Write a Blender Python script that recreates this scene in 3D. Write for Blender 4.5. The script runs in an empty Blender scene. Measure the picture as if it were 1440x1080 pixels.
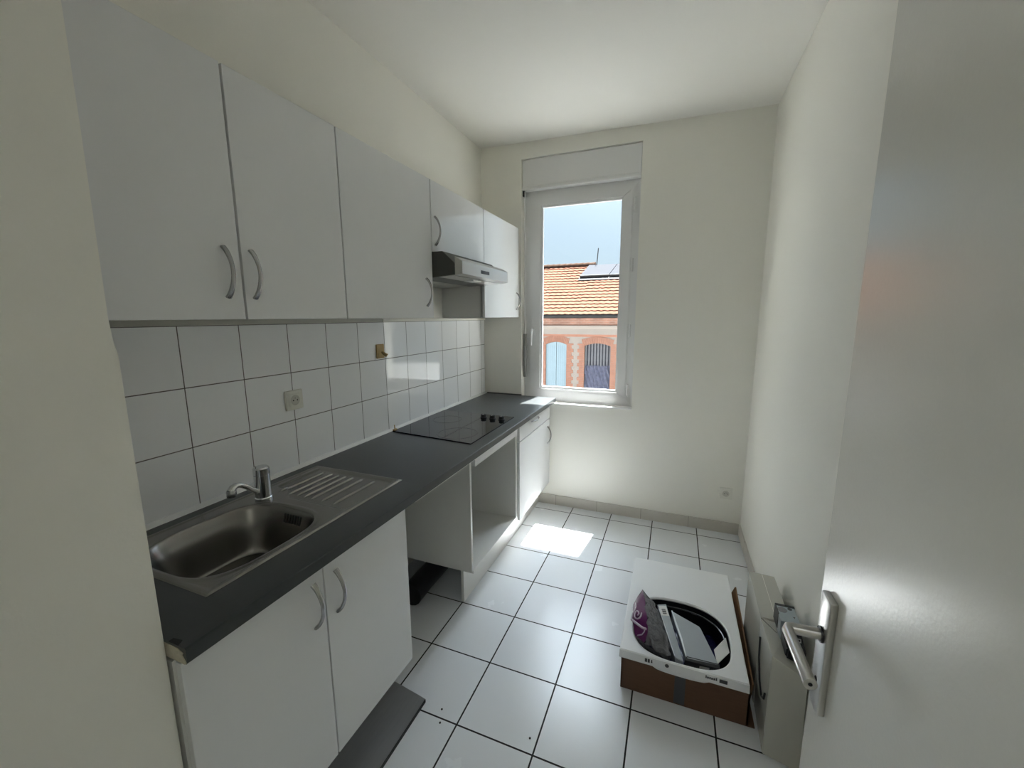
import bpy, bmesh, math, random
from mathutils import Vector, Matrix
random.seed(7)
SC = bpy.context.scene
COL = SC.collection
ORG = {}

# ------------------------------------------------------------------ materials
def mat(name, col, rough=0.5, metal=0.0, var=0.04, scale=6.0, bump=0.0, bscale=60.0, spec=0.5, coat=0.0, coat_rough=0.05,
        stretch=None, rvar=0.0, alpha=1.0, trans=0.0):
    m = bpy.data.materials.new(name); m.use_nodes = True
    nt = m.node_tree; N = nt.nodes; L = nt.links
    b = N['Principled BSDF']
    b.inputs['Roughness'].default_value = rough
    b.inputs['Metallic'].default_value = metal
    b.inputs['Specular IOR Level'].default_value = spec
    b.inputs['Coat Weight'].default_value = coat
    b.inputs['Coat Roughness'].default_value = coat_rough
    b.inputs['Alpha'].default_value = alpha
    b.inputs['Transmission Weight'].default_value = trans
    tc = N.new('ShaderNodeTexCoord'); mp = N.new('ShaderNodeMapping')
    L.new(tc.outputs['Object'], mp.inputs['Vector'])
    if stretch: mp.inputs['Scale'].default_value = stretch
    n = N.new('ShaderNodeTexNoise'); n.inputs['Scale'].default_value = scale; n.inputs['Detail'].default_value = 5
    L.new(mp.outputs['Vector'], n.inputs['Vector'])
    r = N.new('ShaderNodeMix'); r.data_type = 'RGBA'
    r.inputs['A'].default_value = (*[max(0, c * (1 - var)) for c in col], 1)
    r.inputs['B'].default_value = (*[min(1, c * (1 + var)) for c in col], 1)
    L.new(n.outputs['Fac'], r.inputs['Factor'])
    L.new(r.outputs['Result'], b.inputs['Base Color'])
    if rvar:
        mr = N.new('ShaderNodeMapRange'); mr.inputs['To Min'].default_value = max(0.02, rough - rvar); mr.inputs['To Max'].default_value = rough + rvar
        mr.inputs['From Min'].default_value = 0.3; mr.inputs['From Max'].default_value = 0.7
        L.new(n.outputs['Fac'], mr.inputs['Value']); L.new(mr.outputs['Result'], b.inputs['Roughness'])
    if bump:
        n2 = N.new('ShaderNodeTexNoise'); n2.inputs['Scale'].default_value = bscale; n2.inputs['Detail'].default_value = 4
        L.new(mp.outputs['Vector'], n2.inputs['Vector'])
        bp = N.new('ShaderNodeBump'); bp.inputs['Strength'].default_value = bump; bp.inputs['Distance'].default_value = 0.002
        L.new(n2.outputs['Fac'], bp.inputs['Height']); L.new(bp.outputs['Normal'], b.inputs['Normal'])
    return m

def tile_mat(name, axes, origin, w, h, mortar, col, grout, rough, grough=0.8, var=0.04, mottling=8.0, offset=0.0, spec=0.5, bump=0.35, coat=0.0, rvar=0.0):
    """square / running tiles in object coordinates; axes: which two of xyz carry the grid"""
    m = bpy.data.materials.new(name); m.use_nodes = True
    nt = m.node_tree; N = nt.nodes; L = nt.links
    b = N['Principled BSDF']; b.inputs['Specular IOR Level'].default_value = spec; b.inputs['Coat Weight'].default_value = coat
    tc = N.new('ShaderNodeTexCoord'); sp = N.new('ShaderNodeSeparateXYZ'); L.new(tc.outputs['Object'], sp.inputs[0])
    cb = N.new('ShaderNodeCombineXYZ')
    for k in (0, 1):
        a = N.new('ShaderNodeMath'); a.operation = 'SUBTRACT'; a.inputs[1].default_value = origin[k]
        L.new(sp.outputs[axes[k]], a.inputs[0]); L.new(a.outputs[0], cb.inputs[k])
    br = N.new('ShaderNodeTexBrick'); br.offset = offset; br.squash = 1.0
    br.inputs['Scale'].default_value = 1.0
    br.inputs['Brick Width'].default_value = w; br.inputs['Row Height'].default_value = h
    br.inputs['Mortar Size'].default_value = mortar; br.inputs['Mortar Smooth'].default_value = 0.1; br.inputs['Bias'].default_value = 0
    br.inputs['Color1'].default_value = (*[c * (1 - var) for c in col], 1)
    br.inputs['Color2'].default_value = (*[min(1, c * (1 + var)) for c in col], 1)
    br.inputs['Mortar'].default_value = (*grout, 1)
    L.new(cb.outputs[0], br.inputs['Vector'])
    n = N.new('ShaderNodeTexNoise'); n.inputs['Scale'].default_value = mottling; n.inputs['Detail'].default_value = 6
    L.new(tc.outputs['Object'], n.inputs['Vector'])
    mr = N.new('ShaderNodeMapRange'); mr.inputs['From Min'].default_value = 0.3; mr.inputs['From Max'].default_value = 0.7
    mr.inputs['To Min'].default_value = 1 - var; mr.inputs['To Max'].default_value = 1 + var * 0.5
    L.new(n.outputs['Fac'], mr.inputs['Value'])
    mx = N.new('ShaderNodeMix'); mx.data_type = 'RGBA'; mx.blend_type = 'MULTIPLY'; mx.inputs['Factor'].default_value = 1
    L.new(br.outputs['Color'], mx.inputs['A']); L.new(mr.outputs['Result'], mx.inputs['B'])
    L.new(mx.outputs['Result'], b.inputs['Base Color'])
    rr = N.new('ShaderNodeMix'); rr.data_type = 'FLOAT'
    rr.inputs['A'].default_value = rough; rr.inputs['B'].default_value = grough
    L.new(br.outputs['Fac'], rr.inputs['Factor'])
    if rvar:
        m2 = N.new('ShaderNodeMapRange'); m2.inputs['From Min'].default_value = 0.3; m2.inputs['From Max'].default_value = 0.7
        m2.inputs['To Min'].default_value = rough - rvar; m2.inputs['To Max'].default_value = rough + rvar
        L.new(n.outputs['Fac'], m2.inputs['Value']); L.new(m2.outputs['Result'], rr.inputs['A'])
    L.new(rr.outputs['Result'], b.inputs['Roughness'])
    iv = N.new('ShaderNodeMath'); iv.operation = 'SUBTRACT'; iv.inputs[0].default_value = 1; L.new(br.outputs['Fac'], iv.inputs[1])
    bp = N.new('ShaderNodeBump'); bp.inputs['Strength'].default_value = bump; bp.inputs['Distance'].default_value = 0.002
    L.new(iv.outputs[0], bp.inputs['Height']); L.new(bp.outputs['Normal'], b.inputs['Normal'])
    return m

def glass_mat(name, tint=(0.97, 0.985, 0.98), refl=0.03):
    m = bpy.data.materials.new(name); m.use_nodes = True
    nt = m.node_tree; N = nt.nodes; L = nt.links; N.clear()
    o = N.new('ShaderNodeOutputMaterial'); t = N.new('ShaderNodeBsdfTransparent'); g = N.new('ShaderNodeBsdfGlossy')
    t.inputs['Color'].default_value = (*tint, 1); g.inputs['Roughness'].default_value = 0.02
    lw = N.new('ShaderNodeLayerWeight'); lw.inputs['Blend'].default_value = 0.5
    pw = N.new('ShaderNodeMath'); pw.operation = 'POWER'; pw.inputs[1].default_value = 5; L.new(lw.outputs['Facing'], pw.inputs[0])
    f = N.new('ShaderNodeMath'); f.operation = 'MULTIPLY_ADD'; f.inputs[1].default_value = 0.9; f.inputs[2].default_value = refl; L.new(pw.outputs[0], f.inputs[0])
    x = N.new('ShaderNodeMixShader'); L.new(f.outputs[0], x.inputs[0]); L.new(t.outputs[0], x.inputs[1]); L.new(g.outputs[0], x.inputs[2])
    L.new(x.outputs[0], o.inputs[0]); return m

def film_mat(name, col, clear=0.5, rough=0.15):
    """clear crinkled plastic film: part see-through, part glossy"""
    m = bpy.data.materials.new(name); m.use_nodes = True
    nt = m.node_tree; N = nt.nodes; L = nt.links
    b = N['Principled BSDF']; b.inputs['Roughness'].default_value = rough; b.inputs['Base Color'].default_value = (*col, 1)
    tc = N.new('ShaderNodeTexCoord'); n = N.new('ShaderNodeTexNoise'); n.inputs['Scale'].default_value = 42; n.inputs['Detail'].default_value = 4; n.inputs['Distortion'].default_value = 1.5
    L.new(tc.outputs['Object'], n.inputs['Vector'])
    bp = N.new('ShaderNodeBump'); bp.inputs['Strength'].default_value = 1.0; bp.inputs['Distance'].default_value = 0.02
    L.new(n.outputs['Fac'], bp.inputs['Height']); L.new(bp.outputs['Normal'], b.inputs['Normal'])
    t = N.new('ShaderNodeBsdfTransparent'); x = N.new('ShaderNodeMixShader'); x.inputs[0].default_value = 1 - clear
    L.new(t.outputs[0], x.inputs[1]); L.new(b.outputs[0], x.inputs[2]); L.new(x.outputs[0], N['Material Output'].inputs[0])
    return m

M = {}
M['plaster'] = mat('wall_plaster', (0.84, 0.826, 0.768), 0.75, var=0.015, scale=2.5, bump=0.25, bscale=90, spec=0.3)
M['ceiling'] = mat('ceiling_paint', (0.80, 0.785, 0.745), 0.8, var=0.012, scale=2, bump=0.12, bscale=70, spec=0.3)
M['wood_paint'] = mat('door_paint', (0.72, 0.715, 0.675), 0.24, var=0.012, scale=3, bump=0.10, bscale=160, spec=0.5)
M['pvc'] = mat('white_upvc', (0.76, 0.76, 0.76), 0.32, var=0.01)
M['lam'] = mat('white_laminate', (0.75, 0.755, 0.76), 0.075, var=0.012, scale=9, spec=0.5, rvar=0.025, bump=0.02, bscale=9)
M['carcass'] = mat('white_melamine', (0.70, 0.695, 0.67), 0.4, var=0.015, scale=8)
M['top'] = mat('anthracite_worktop', (0.048, 0.052, 0.054), 0.30, var=0.14, scale=60, bump=0.05, bscale=140, rvar=0.02)
M['chip'] = mat('raw_chipboard', (0.50, 0.46, 0.36), 0.9, var=0.25, scale=140, bump=0.5, bscale=200)
M['steel'] = mat('brushed_steel', (0.27, 0.26, 0.245), 0.26, 1.0, var=0.04, scale=14)
M['steel_hood'] = mat('hood_steel', (0.55, 0.54, 0.51), 0.34, 1.0, var=0.06, scale=30, stretch=(1, 12, 1), rvar=0.06)
M['hooddark'] = mat('dark_grey_hood_housing', (0.075, 0.075, 0.068), 0.45, var=0.06)
M['chrome'] = mat('chrome', (0.70, 0.71, 0.72), 0.07, 1.0, var=0.02)
M['nickel'] = mat('satin_nickel', (0.42, 0.42, 0.42), 0.25, 1.0, var=0.05, scale=40)
M['alu'] = mat('satin_aluminium', (0.54, 0.53, 0.51), 0.28, 1.0, var=0.04, scale=60)
M['strip'] = mat('light_sealing_strip', (0.86, 0.86, 0.85), 0.2, 0.1, var=0.03)
M['hobglass'] = mat('black_ceramic_glass', (0.012, 0.012, 0.013), 0.05, var=0.1, spec=0.32)
M['black'] = mat('black_plastic', (0.012, 0.012, 0.013), 0.45, var=0.15, scale=30)
M['dark'] = mat('dark_grey_print', (0.05, 0.05, 0.055), 0.4, var=0.1)
M['ring'] = mat('cooking_zone_print', (0.06, 0.058, 0.056), 0.25, var=0.1)
M['hole'] = mat('dark_recess', (0.02, 0.02, 0.02), 0.9, var=0.2)
M['socket'] = mat('socket_plastic', (0.76, 0.75, 0.69), 0.35, var=0.01)
M['yellow'] = mat('yellowed_wood', (0.42, 0.29, 0.11), 0.5, var=0.35, scale=50, stretch=(1, 6, 1))
M['card'] = mat('brown_cardboard', (0.115, 0.058, 0.032), 0.8, var=0.18, scale=18, stretch=(1, 1, 7), bump=0.15, bscale=60)
M['kraft'] = mat('cardboard_cut_edge', (0.20, 0.105, 0.045), 0.8, var=0.25, scale=60, stretch=(1, 4, 1))
M['panelw'] = mat('white_moulded_plastic', (0.83, 0.84, 0.855), 0.33, var=0.01)
M['gasket'] = mat('black_rubber', (0.008, 0.008, 0.010), 0.5, var=0.2, spec=0.2)
M['navy'] = mat('navy_plastic_bag', (0.014, 0.014, 0.06), 0.25, var=0.4, scale=20, bump=0.8, bscale=18)
M['purple'] = mat('purple_printed_film', (0.10, 0.006, 0.085), 0.3, var=0.2, bump=0.5, bscale=16)
M['lilac'] = mat('pale_print', (0.52, 0.45, 0.55), 0.35, var=0.05)
M['film'] = film_mat('clear_film', (0.26, 0.26, 0.28), 0.32, 0.16)
M['packw'] = mat('pale_grey_pack', (0.42, 0.46, 0.50), 0.22, var=0.05, scale=10, bump=0.3, bscale=18)
M['packclear'] = film_mat('clear_pack', (0.5, 0.53, 0.56), 0.25, 0.12)
M['sheen'] = mat('white_film_edge', (0.80, 0.83, 0.87), 0.15, var=0.02)
M['label'] = mat('white_paper_label', (0.72, 0.72, 0.70), 0.6, var=0.02)
M['greybox'] = mat('grey_lacquer', (0.50, 0.49, 0.44), 0.16, var=0.02, scale=5, rvar=0.05)
M['bluegrey'] = mat('blue_grey_card', (0.34, 0.39, 0.43), 0.3, var=0.05)
M['pipe'] = mat('dark_pipe', (0.015, 0.016, 0.02), 0.4, var=0.1)
M['plinth'] = mat('silver_plinth_foil', (0.42, 0.42, 0.43), 0.30, 0.7, var=0.08, scale=14, stretch=(10, 1, 1))
M['speck'] = mat('dark_crumb', (0.04, 0.035, 0.03), 0.9, var=0.2)
M['pane'] = glass_mat('window_glass')
# outside
M['rooftile'] = mat('terracotta_roof_tiles', (0.118, 0.057, 0.040), 0.9, var=0.22, scale=3.2, spec=0.0)
M['ridge'] = mat('weathered_ridge_tiles', (0.075, 0.048, 0.036), 0.95, var=0.35, scale=9, spec=0.0)
M['zinc'] = mat('zinc_gutter', (0.07, 0.068, 0.066), 0.7, var=0.3, scale=4, spec=0.1)
M['render'] = mat('cream_render', (0.46, 0.385, 0.33), 0.9, var=0.12, scale=3, bump=0.2, bscale=20)
M['brick'] = tile_mat('red_brick_wall', (0, 2), (0, 0), 0.23, 0.072, 0.006, (0.52, 0.25, 0.17), (0.60, 0.48, 0.40), 0.9, var=0.16, mottling=3, offset=0.5)
M['vous'] = mat('brick_arch_bricks', (0.54, 0.26, 0.175), 0.9, var=0.25, scale=6)
M['shut'] = mat('pale_blue_shutter_paint', (0.42, 0.53, 0.58), 0.7, var=0.08, scale=5)
M['darkwin'] = mat('dark_window_opening', (0.10, 0.10, 0.125), 0.5, var=0.3)
M['mesh'] = mat('violet_grey_drape', (0.20, 0.20, 0.27), 0.9, var=0.5, scale=7)
M['bars'] = mat('weathered_boards', (0.26, 0.25, 0.26), 0.8, var=0.2)
M['solar'] = mat('pale_roof_panel', (0.052, 0.054, 0.060), 0.6, var=0.05, spec=0.0)
M['asphalt'] = mat('street_asphalt', (0.14, 0.14, 0.14), 0.95, var=0.2, scale=3)
M['lampglass'] = mat('opal_glass', (0.8, 0.8, 0.78), 0.4, var=0.01)
PITCH = 0.305
M['floor'] = tile_mat('white_floor_tiles', (0, 1), (0.48 - 10 * PITCH, -0.108 - 40 * PITCH), PITCH, PITCH, 0.0033,
                      (0.77, 0.79, 0.82), (0.012, 0.011, 0.010), 0.23, var=0.012, mottling=5, spec=0.5, rvar=0.05)
M['walltile'] = tile_mat('white_wall_tiles', (1, 2), (-2.269 - 10 * 0.20007, 1.3105 - 10 * 0.20007), 0.20007, 0.20007, 0.0017,
                         (0.93, 0.935, 0.95), (0.13, 0.12, 0.115), 0.06, var=0.012, mottling=3, spec=0.5)
M['skirt_x'] = tile_mat('beige_skirting_tiles', (0, 2), (0.638 - 10 * 0.335, -0.5), 0.335, 1.0, 0.0016,
                        (0.57, 0.54, 0.49), (0.30, 0.27, 0.23), 0.35, var=0.03, mottling=6)
M['skirt_y'] = tile_mat('beige_skirting_tiles_side', (1, 2), (-0.25 - 20 * 0.335, -0.5), 0.335, 1.0, 0.0016,
                        (0.57, 0.54, 0.49), (0.30, 0.27, 0.23), 0.35, var=0.03, mottling=6)

# ------------------------------------------------------------------ mesh helpers
def BM(): return bmesh.new()

def box(bm, x0, x1, y0, y1, z0, z1, bev=0.0, seg=2):
    r = bmesh.ops.create_cube(bm, size=1.0)
    vs = r['verts']
    for v in vs:
        v.co = Vector(((x0 + x1) / 2 + v.co.x * (x1 - x0), (y0 + y1) / 2 + v.co.y * (y1 - y0), (z0 + z1) / 2 + v.co.z * (z1 - z0)))
    if bev:
        es = list({e for v in vs for e in v.link_edges})
        bmesh.ops.bevel(bm, geom=es, offset=bev, segments=seg, affect='EDGES', profile=0.5)
    return bm

def hull8(bm, pts, bev=0.0):
    """pts: bottom four (ccw) then top four"""
    v = [bm.verts.new(p) for p in pts]
    fs = []
    for q in ((3, 2, 1, 0), (4, 5, 6, 7), (0, 1, 5, 4), (1, 2, 6, 5), (2, 3, 7, 6), (3, 0, 4, 7)):
        fs.append(bm.faces.new([v[i] for i in q]))
    if bev:
        bmesh.ops.bevel(bm, geom=list({e for f in fs for e in f.edges}), offset=bev, segments=2, affect='EDGES')
    return bm

def prism(bm, poly, axis, a0, a1, bev=0.0):
    """extrude a 2-D polygon along axis; the other two axes in xyz order carry the polygon"""
    def P(p, a):
        if axis == 0: return (a, p[0], p[1])
        if axis == 1: return (p[0], a, p[1])
        return (p[0], p[1], a)
    A = [bm.verts.new(P(p, a0)) for p in poly]; B = [bm.verts.new(P(p, a1)) for p in poly]
    n = len(poly)
    fs = [bm.faces.new(A), bm.faces.new(B[::-1])]
    for i in range(n):
        fs.append(bm.faces.new((A[i], B[i], B[(i + 1) % n], A[(i + 1) % n])))
    bmesh.ops.recalc_face_normals(bm, faces=fs)
    if bev:
        bmesh.ops.bevel(bm, geom=list({e for f in fs[:2] for e in f.edges}), offset=bev, segments=2, affect='EDGES')
    return bm

def tube(bm, pts, rad, n=10, squash=None):
    """round tube along pts; rad a number or a list; capped"""
    pts = [Vector(p) for p in pts]; k = len(pts)
    rads = rad if isinstance(rad, (list, tuple)) else [rad] * k
    rings = []; up = None
    for i, p in enumerate(pts):
        t = (pts[min(i + 1, k - 1)] - pts[max(i - 1, 0)]).normalized()
        if up is None:
            a = Vector((0, 0, 1)) if abs(t.z) < 0.9 else Vector((0, 1, 0))
            up = (a - t * a.dot(t)).normalized()
        else:
            up = (up - t * up.dot(t)).normalized()
        s = t.cross(up)
        ring = []
        for j in range(n):
            th = 2 * math.pi * j / n
            c, d = math.cos(th), math.sin(th)
            if squash: c *= squash[0]; d *= squash[1]
            ring.append(bm.verts.new(p + (up * c + s * d) * rads[i]))
        rings.append(ring)
    fs = []
    for i in range(k - 1):
        for j in range(n):
            fs.append(bm.faces.new((rings[i][j], rings[i][(j + 1) % n], rings[i + 1][(j + 1) % n], rings[i + 1][j])))
    fs.append(bm.faces.new(rings[0][::-1])); fs.append(bm.faces.new(rings[-1]))
    bmesh.ops.recalc_face_normals(bm, faces=fs)
    return bm

def lathe(bm, cx, cy, prof, n=28):
    """prof: (radius, z) from bottom to top"""
    rings = [[bm.verts.new((cx + r * math.cos(2 * math.pi * j / n), cy + r * math.sin(2 * math.pi * j / n), z)) for j in range(n)] for r, z in prof]
    fs = []
    for a, b in zip(rings, rings[1:]):
        for j in range(n):
            fs.append(bm.faces.new((a[j], a[(j + 1) % n], b[(j + 1) % n], b[j])))
    fs.append(bm.faces.new(rings[0][::-1])); fs.append(bm.faces.new(rings[-1]))
    bmesh.ops.recalc_face_normals(bm, faces=fs)
    return bm

def ring_frame(bm, x0, x1, z0, z1, l, r, b, t, y0, y1, bev=0.003):
    """mitred rectangular frame in the xz plane"""
    o = [(x0, z0), (x1, z0), (x1, z1), (x0, z1)]; i = [(x0 + l, z0 + b), (x1 - r, z0 + b), (x1 - r, z1 - t), (x0 + l, z1 - t)]
    for k in range(4):
        q = [o[k], o[(k + 1) % 4], i[(k + 1) % 4], i[k]]
        prism(bm, q, 1, y0, y1, bev)
    return bm

def obj(name, bm, m, parent=None, smooth=False, angle=35):
    if parent is not None:
        o = ORG[parent.name]
        bmesh.ops.translate(bm, verts=bm.verts, vec=-o)
    me = bpy.data.meshes.new(name)
    bm.normal_update()
    if smooth:
        for f in bm.faces: f.smooth = True
        lim = math.radians(angle)
        for e in bm.edges:
            if len(e.link_faces) == 2 and e.calc_face_angle(0) > lim: e.smooth = False
    bm.to_mesh(me); bm.free()
    me.materials.append(m)
    ob = bpy.data.objects.new(name, me); COL.objects.link(ob)
    if parent is not None:
        ob.parent = parent; ORG[ob.name] = o
    else:
        ORG[ob.name] = Vector((0, 0, 0))
    return ob

def thing(name, label, cat, loc, group=None):
    o = bpy.data.objects.new(name, None); COL.objects.link(o)
    o.location = loc; o.empty_display_size = 0.05
    o['label'] = label; o['category'] = cat
    if group: o['group'] = group
    ORG[o.name] = Vector(loc); return o

def tag(o, label, cat, group=None):
    o['label'] = label; o['category'] = cat
    if group: o['group'] = group
    return o

def struct(name, bm, m, smooth=False):
    o = obj(name, bm, m, None, smooth); o['kind'] = 'structure'; return o

def struct_root(name, loc):
    o = bpy.data.objects.new(name, None); COL.objects.link(o); o.location = loc; o['kind'] = 'structure'
    ORG[o.name] = Vector(loc); return o

def text_obj(name, s, size, mtx, m, parent, ext=0.0004):
    cu = bpy.data.curves.new(name, 'FONT'); cu.body = s; cu.size = size; cu.extrude = ext; cu.align_x = 'CENTER'; cu.align_y = 'CENTER'
    tmp = bpy.data.objects.new(name + '_tmp', cu); COL.objects.link(tmp)
    dg = bpy.context.evaluated_depsgraph_get()
    me = bpy.data.meshes.new_from_object(tmp.evaluated_get(dg))
    bpy.data.objects.remove(tmp); bpy.data.curves.remove(cu)
    bm = BM(); bm.from_mesh(me); bpy.data.meshes.remove(me)
    bmesh.ops.transform(bm, matrix=mtx, verts=bm.verts)
    return obj(name, bm, m, parent)

# ------------------------------------------------------------------ room shell
RW = 1.98; YB = -3.12
FT = 0.0
struct('floor', box(BM(), -0.1, 2.1, -5.6, 0.0, -0.12, 0.0), M['floor'])
def ceil_z(x): return 2.82 - 0.017 * x
struct('ceiling', hull8(BM(), [(-0.1, -5.6, ceil_z(-.1)), (2.1, -5.6, ceil_z(2.1)), (2.1, 0.33, ceil_z(2.1)), (-0.1, 0.33, ceil_z(-.1)),
                               (-0.1, -5.6, 2.95), (2.1, -5.6, 2.95), (2.1, 0.33, 2.95), (-0.1, 0.33, 2.95)]), M['ceiling'])
struct('wall_left', box(BM(), -0.12, 0.0, -5.6, 0.0, 0, 2.83), M['plaster'])
struct('wall_right', box(BM(), RW, RW + 0.12, -5.6, 0.0, 0, 2.80), M['plaster'])
WX0, WX1, WZ0, WZ1, WT = 0.335, 1.206, 0.850, 2.700, 0.33
b = BM()
box(b, -0.12, WX0, 0, WT, -4.0, 2.95); box(b, WX1, 2.1, 0, WT, -4.0, 2.95)
box(b, WX0, WX1, 0, WT, -4.0, WZ0); box(b, WX0, WX1, 0, WT, WZ1, 2.95)
box(b, WX0, WX1, 0.17, WT, 2.43, WZ1)
struct('wall_far', b, M['plaster'])
# short wall return on the near left that the kitchen run butts against; its plaster steps back at the height of the wall units
PX = 0.572; PY = -2.682
prof = [(0.0, 0.0), (PX - 0.004, 0.0), (PX, 0.9), (PX + 0.002, 1.475), (PX - 0.006, 1.492), (PX - 0.011, 1.535), (PX - 0.002, 1.84), (PX + 0.004, 2.2), (PX + 0.006, 2.815), (0.0, 2.815)]
b = BM(); prism(b, prof, 1, YB, PY)
es = [e for e in b.edges if all(v.co.x > 0.3 and abs(v.co.y - PY) < 1e-4 for v in e.verts) and abs(e.verts[0].co.z - e.verts[1].co.z) > 0.01]
bmesh.ops.bevel(b, geom=es, offset=0.006, segments=3, affect='EDGES')
struct('wall_near', b, M['plaster'], smooth=True)
# doorway wall behind the viewpoint, then the passage
b = BM()
box(b, 0.0, 1.0, YB - 0.12, YB, 0, 2.82); box(b, 1.89, RW, YB - 0.12, YB, 0, 2.80); box(b, 1.0, 1.89, YB - 0.12, YB, 2.06, 2.81)
struct('wall_back', b, M['plaster'])
struct('wall_passage', box(BM(), 0.0, RW, -5.7, -5.6, 0, 2.82), M['plaster'])
# skirting
struct('baseboard_far', box(BM(), 0.46, RW - 0.009, -0.009, 0.0, 0, 0.083, 0.002), M['skirt_x'])
struct('baseboard_right', box(BM(), RW - 0.009, RW, -3.1, -0.009, 0, 0.083, 0.002), M['skirt_y'])

# wall tiling above the worktop
o = obj('tile_backsplash', box(BM(), 0.0006, 0.006, -2.68, -0.002, 0.902, 1.511), M['walltile'])
tag(o, 'white square-tile backsplash on the wall between worktop and wall cabinets', 'backsplash')
struct('trim_1', box(BM(), 0.0, 0.014, -2.68, -1.283, 1.511, 1.531, 0.002), mat('grey_batten', (0.52, 0.51, 0.46), 0.6))
struct('trim_2', box(BM(), 0.0, 0.018, -1.283, -0.002, 1.511, 1.527, 0.002), M['plaster'])

# ------------------------------------------------------------------ window
W = struct_root('window_1', (WX0, 0.0, WZ0))
ZB = 2.485
obj('shutter_box', box(BM(), WX0 + 0.002, WX1 - 0.002, 0.016, 0.165, ZB + 0.006, WZ1 - 0.003, 0.004), M['pvc'], W)
obj('shutter_box_lip', box(BM(), WX0 + 0.002, WX1 - 0.002, 0.006, 0.06, ZB - 0.004, ZB + 0.022, 0.004), M['pvc'], W)
f = obj('window_frame', ring_frame(BM(), WX0 + 0.001, WX1 - 0.001, 0.857, ZB - 0.004, 0.07, 0.07, 0.075, 0.08, 0.062, 0.125), M['pvc'], W)
SX0, SX1, SZ0, SZ1 = 0.386, 1.152, 0.925, 2.418
GX0, GX1, GZ0, GZ1 = 0.489, 1.074, 0.977, 2.356
s = obj('sash', ring_frame(BM(), SX0, SX1, SZ0, SZ1, GX0 - SX0 - 0.012, SX1 - GX1 - 0.012, GZ0 - SZ0 - 0.018, SZ1 - GZ1 - 0.012, 0.050, 0.105, 0.005), M['pvc'], W)
obj('glazing_bead', ring_frame(BM(), GX0 - 0.014, GX1 + 0.014, GZ0 - 0.014, GZ1 + 0.014, 0.014, 0.014, 0.014, 0.014, 0.060, 0.09, 0.003), M['pvc'], s)
obj('pane', box(BM(), GX0 - 0.004, GX1 + 0.004, 0.075, 0.079, GZ0 - 0.004, GZ1 + 0.004), M['pane'], s)
obj('sill', box(BM(), WX0 + 0.001, WX1 - 0.001, -0.016, 0.062, 0.8495, 0.857, 0.002), M['pvc'], W)
b = BM(); box(b, 0.405, 0.433, 0.040, 0.050, 1.385, 1.452, 0.003)
h = obj('handle_rose', b, M['pvc'], W)
b = BM(); tube(b, [(0.419, 0.044, 1.432), (0.419, 0.002, 1.432), (0.419, -0.004, 1.42), (0.417, -0.004, 1.31)], [0.008, 0.008, 0.0085, 0.007]); obj('window_handle', b, M['pvc'], h, True)
for hz in (2.318, 1.90, 1.43, 0.985):
    b = BM(); tube(b, [(1.163, 0.052, hz - 0.045), (1.163, 0.052, hz + 0.045)], 0.009); obj('hinge', b, M['pvc'], W, True)
b = BM(); tube(b, [(0.352, 0.03, 2.475), (0.354, 0.03, 1.40)], 0.005, 8)
c = obj('shutter_crank', b, M['pvc'], W, True)
b = BM(); box(b, 0.343, 0.366, 0.020, 0.045, 1.05, 1.40, 0.003); tube(b, [(0.356, 0.014, 1.30), (0.356, 0.014, 1.14)], 0.006, 8)
obj('crank_grip', b, mat('grey_crank', (0.25, 0.25, 0.24), 0.5), c)
obj('shutter_stop', box(BM(), 0.338, 0.352, 0.02, 0.05, 2.44, 2.483, 0.003), M['black'], W)

# ------------------------------------------------------------------ hardware shared by cabinets
def bow_handle(parent, x, y, z0, z1, horizontal=False, y1=None, n=14, depth=0.030):
    b = BM(); pts = []; rad = []
    for i in range(n + 1):
        t = i / n
        px = x + 0.002 + depth * math.sin(math.pi * t) ** 0.75
        if horizontal: pts.append((px, y + (y1 - y) * t, z0 + (z1 - z0) * t))
        else: pts.append((px, y, z0 + (z1 - z0) * t))
        e = abs(2 * t - 1)
        rad.append(0.0045 + 0.0022 * e ** 2)
    tube(b, pts, rad, 10, squash=(0.85, 1.35) if not horizontal else (0.85, 1.2))
    return obj('handle', b, M['nickel'], parent, True, 60)

def panel(x0, x1, y0, y1, z0, z1, bev=0.0015): return box(BM(), x0, x1, y0, y1, z0, z1, bev)

# ------------------------------------------------------------------ wall cabinets
UX = 0.32; UZ0, UZ1 = 1.531, 2.203; TH = 0.018
t = thing('wall_cabinet', 'white double-door wall cabinet above the sink, largest of the wall cabinets', 'wall cabinet', (0, -2.26, UZ0), 'white wall cabinets along the tiled wall')
obj('body', panel(0.001, UX - TH - 0.012, -2.672, -1.8625, UZ0, UZ1), M['carcass'], t)
d = obj('door', panel(UX - TH, UX, -2.668, -2.2625, UZ0, UZ1), M['lam'], t); bow_handle(d, UX, -2.307, 1.592, 1.727)
d = obj('door', panel(UX - TH, UX, -2.2555, -1.8645, UZ0, UZ1), M['lam'], t); bow_handle(d, UX, -2.228, 1.592, 1.727)
t = thing('wall_cabinet', 'white single-door wall cabinet left of the extractor hood', 'wall cabinet', (0, -1.56, UZ0), 'white wall cabinets along the tiled wall')
obj('body', panel(0.001, UX - TH - 0.012, -1.8605, -1.2565, UZ0, UZ1), M['carcass'], t)
d = obj('door', panel(UX - TH, UX, -1.8590, -1.2585, UZ0, UZ1), M['lam'], t); bow_handle(d, UX, -1.318, 1.590, 1.724)
t = thing('wall_cabinet', 'short white wall cabinet directly above the extractor hood', 'wall cabinet', (0, -0.95, 1.862), 'white wall cabinets along the tiled wall')
obj('body', panel(0.001, UX - TH - 0.012, -1.2535, -0.6495, 1.862, UZ1), M['carcass'], t)
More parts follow.
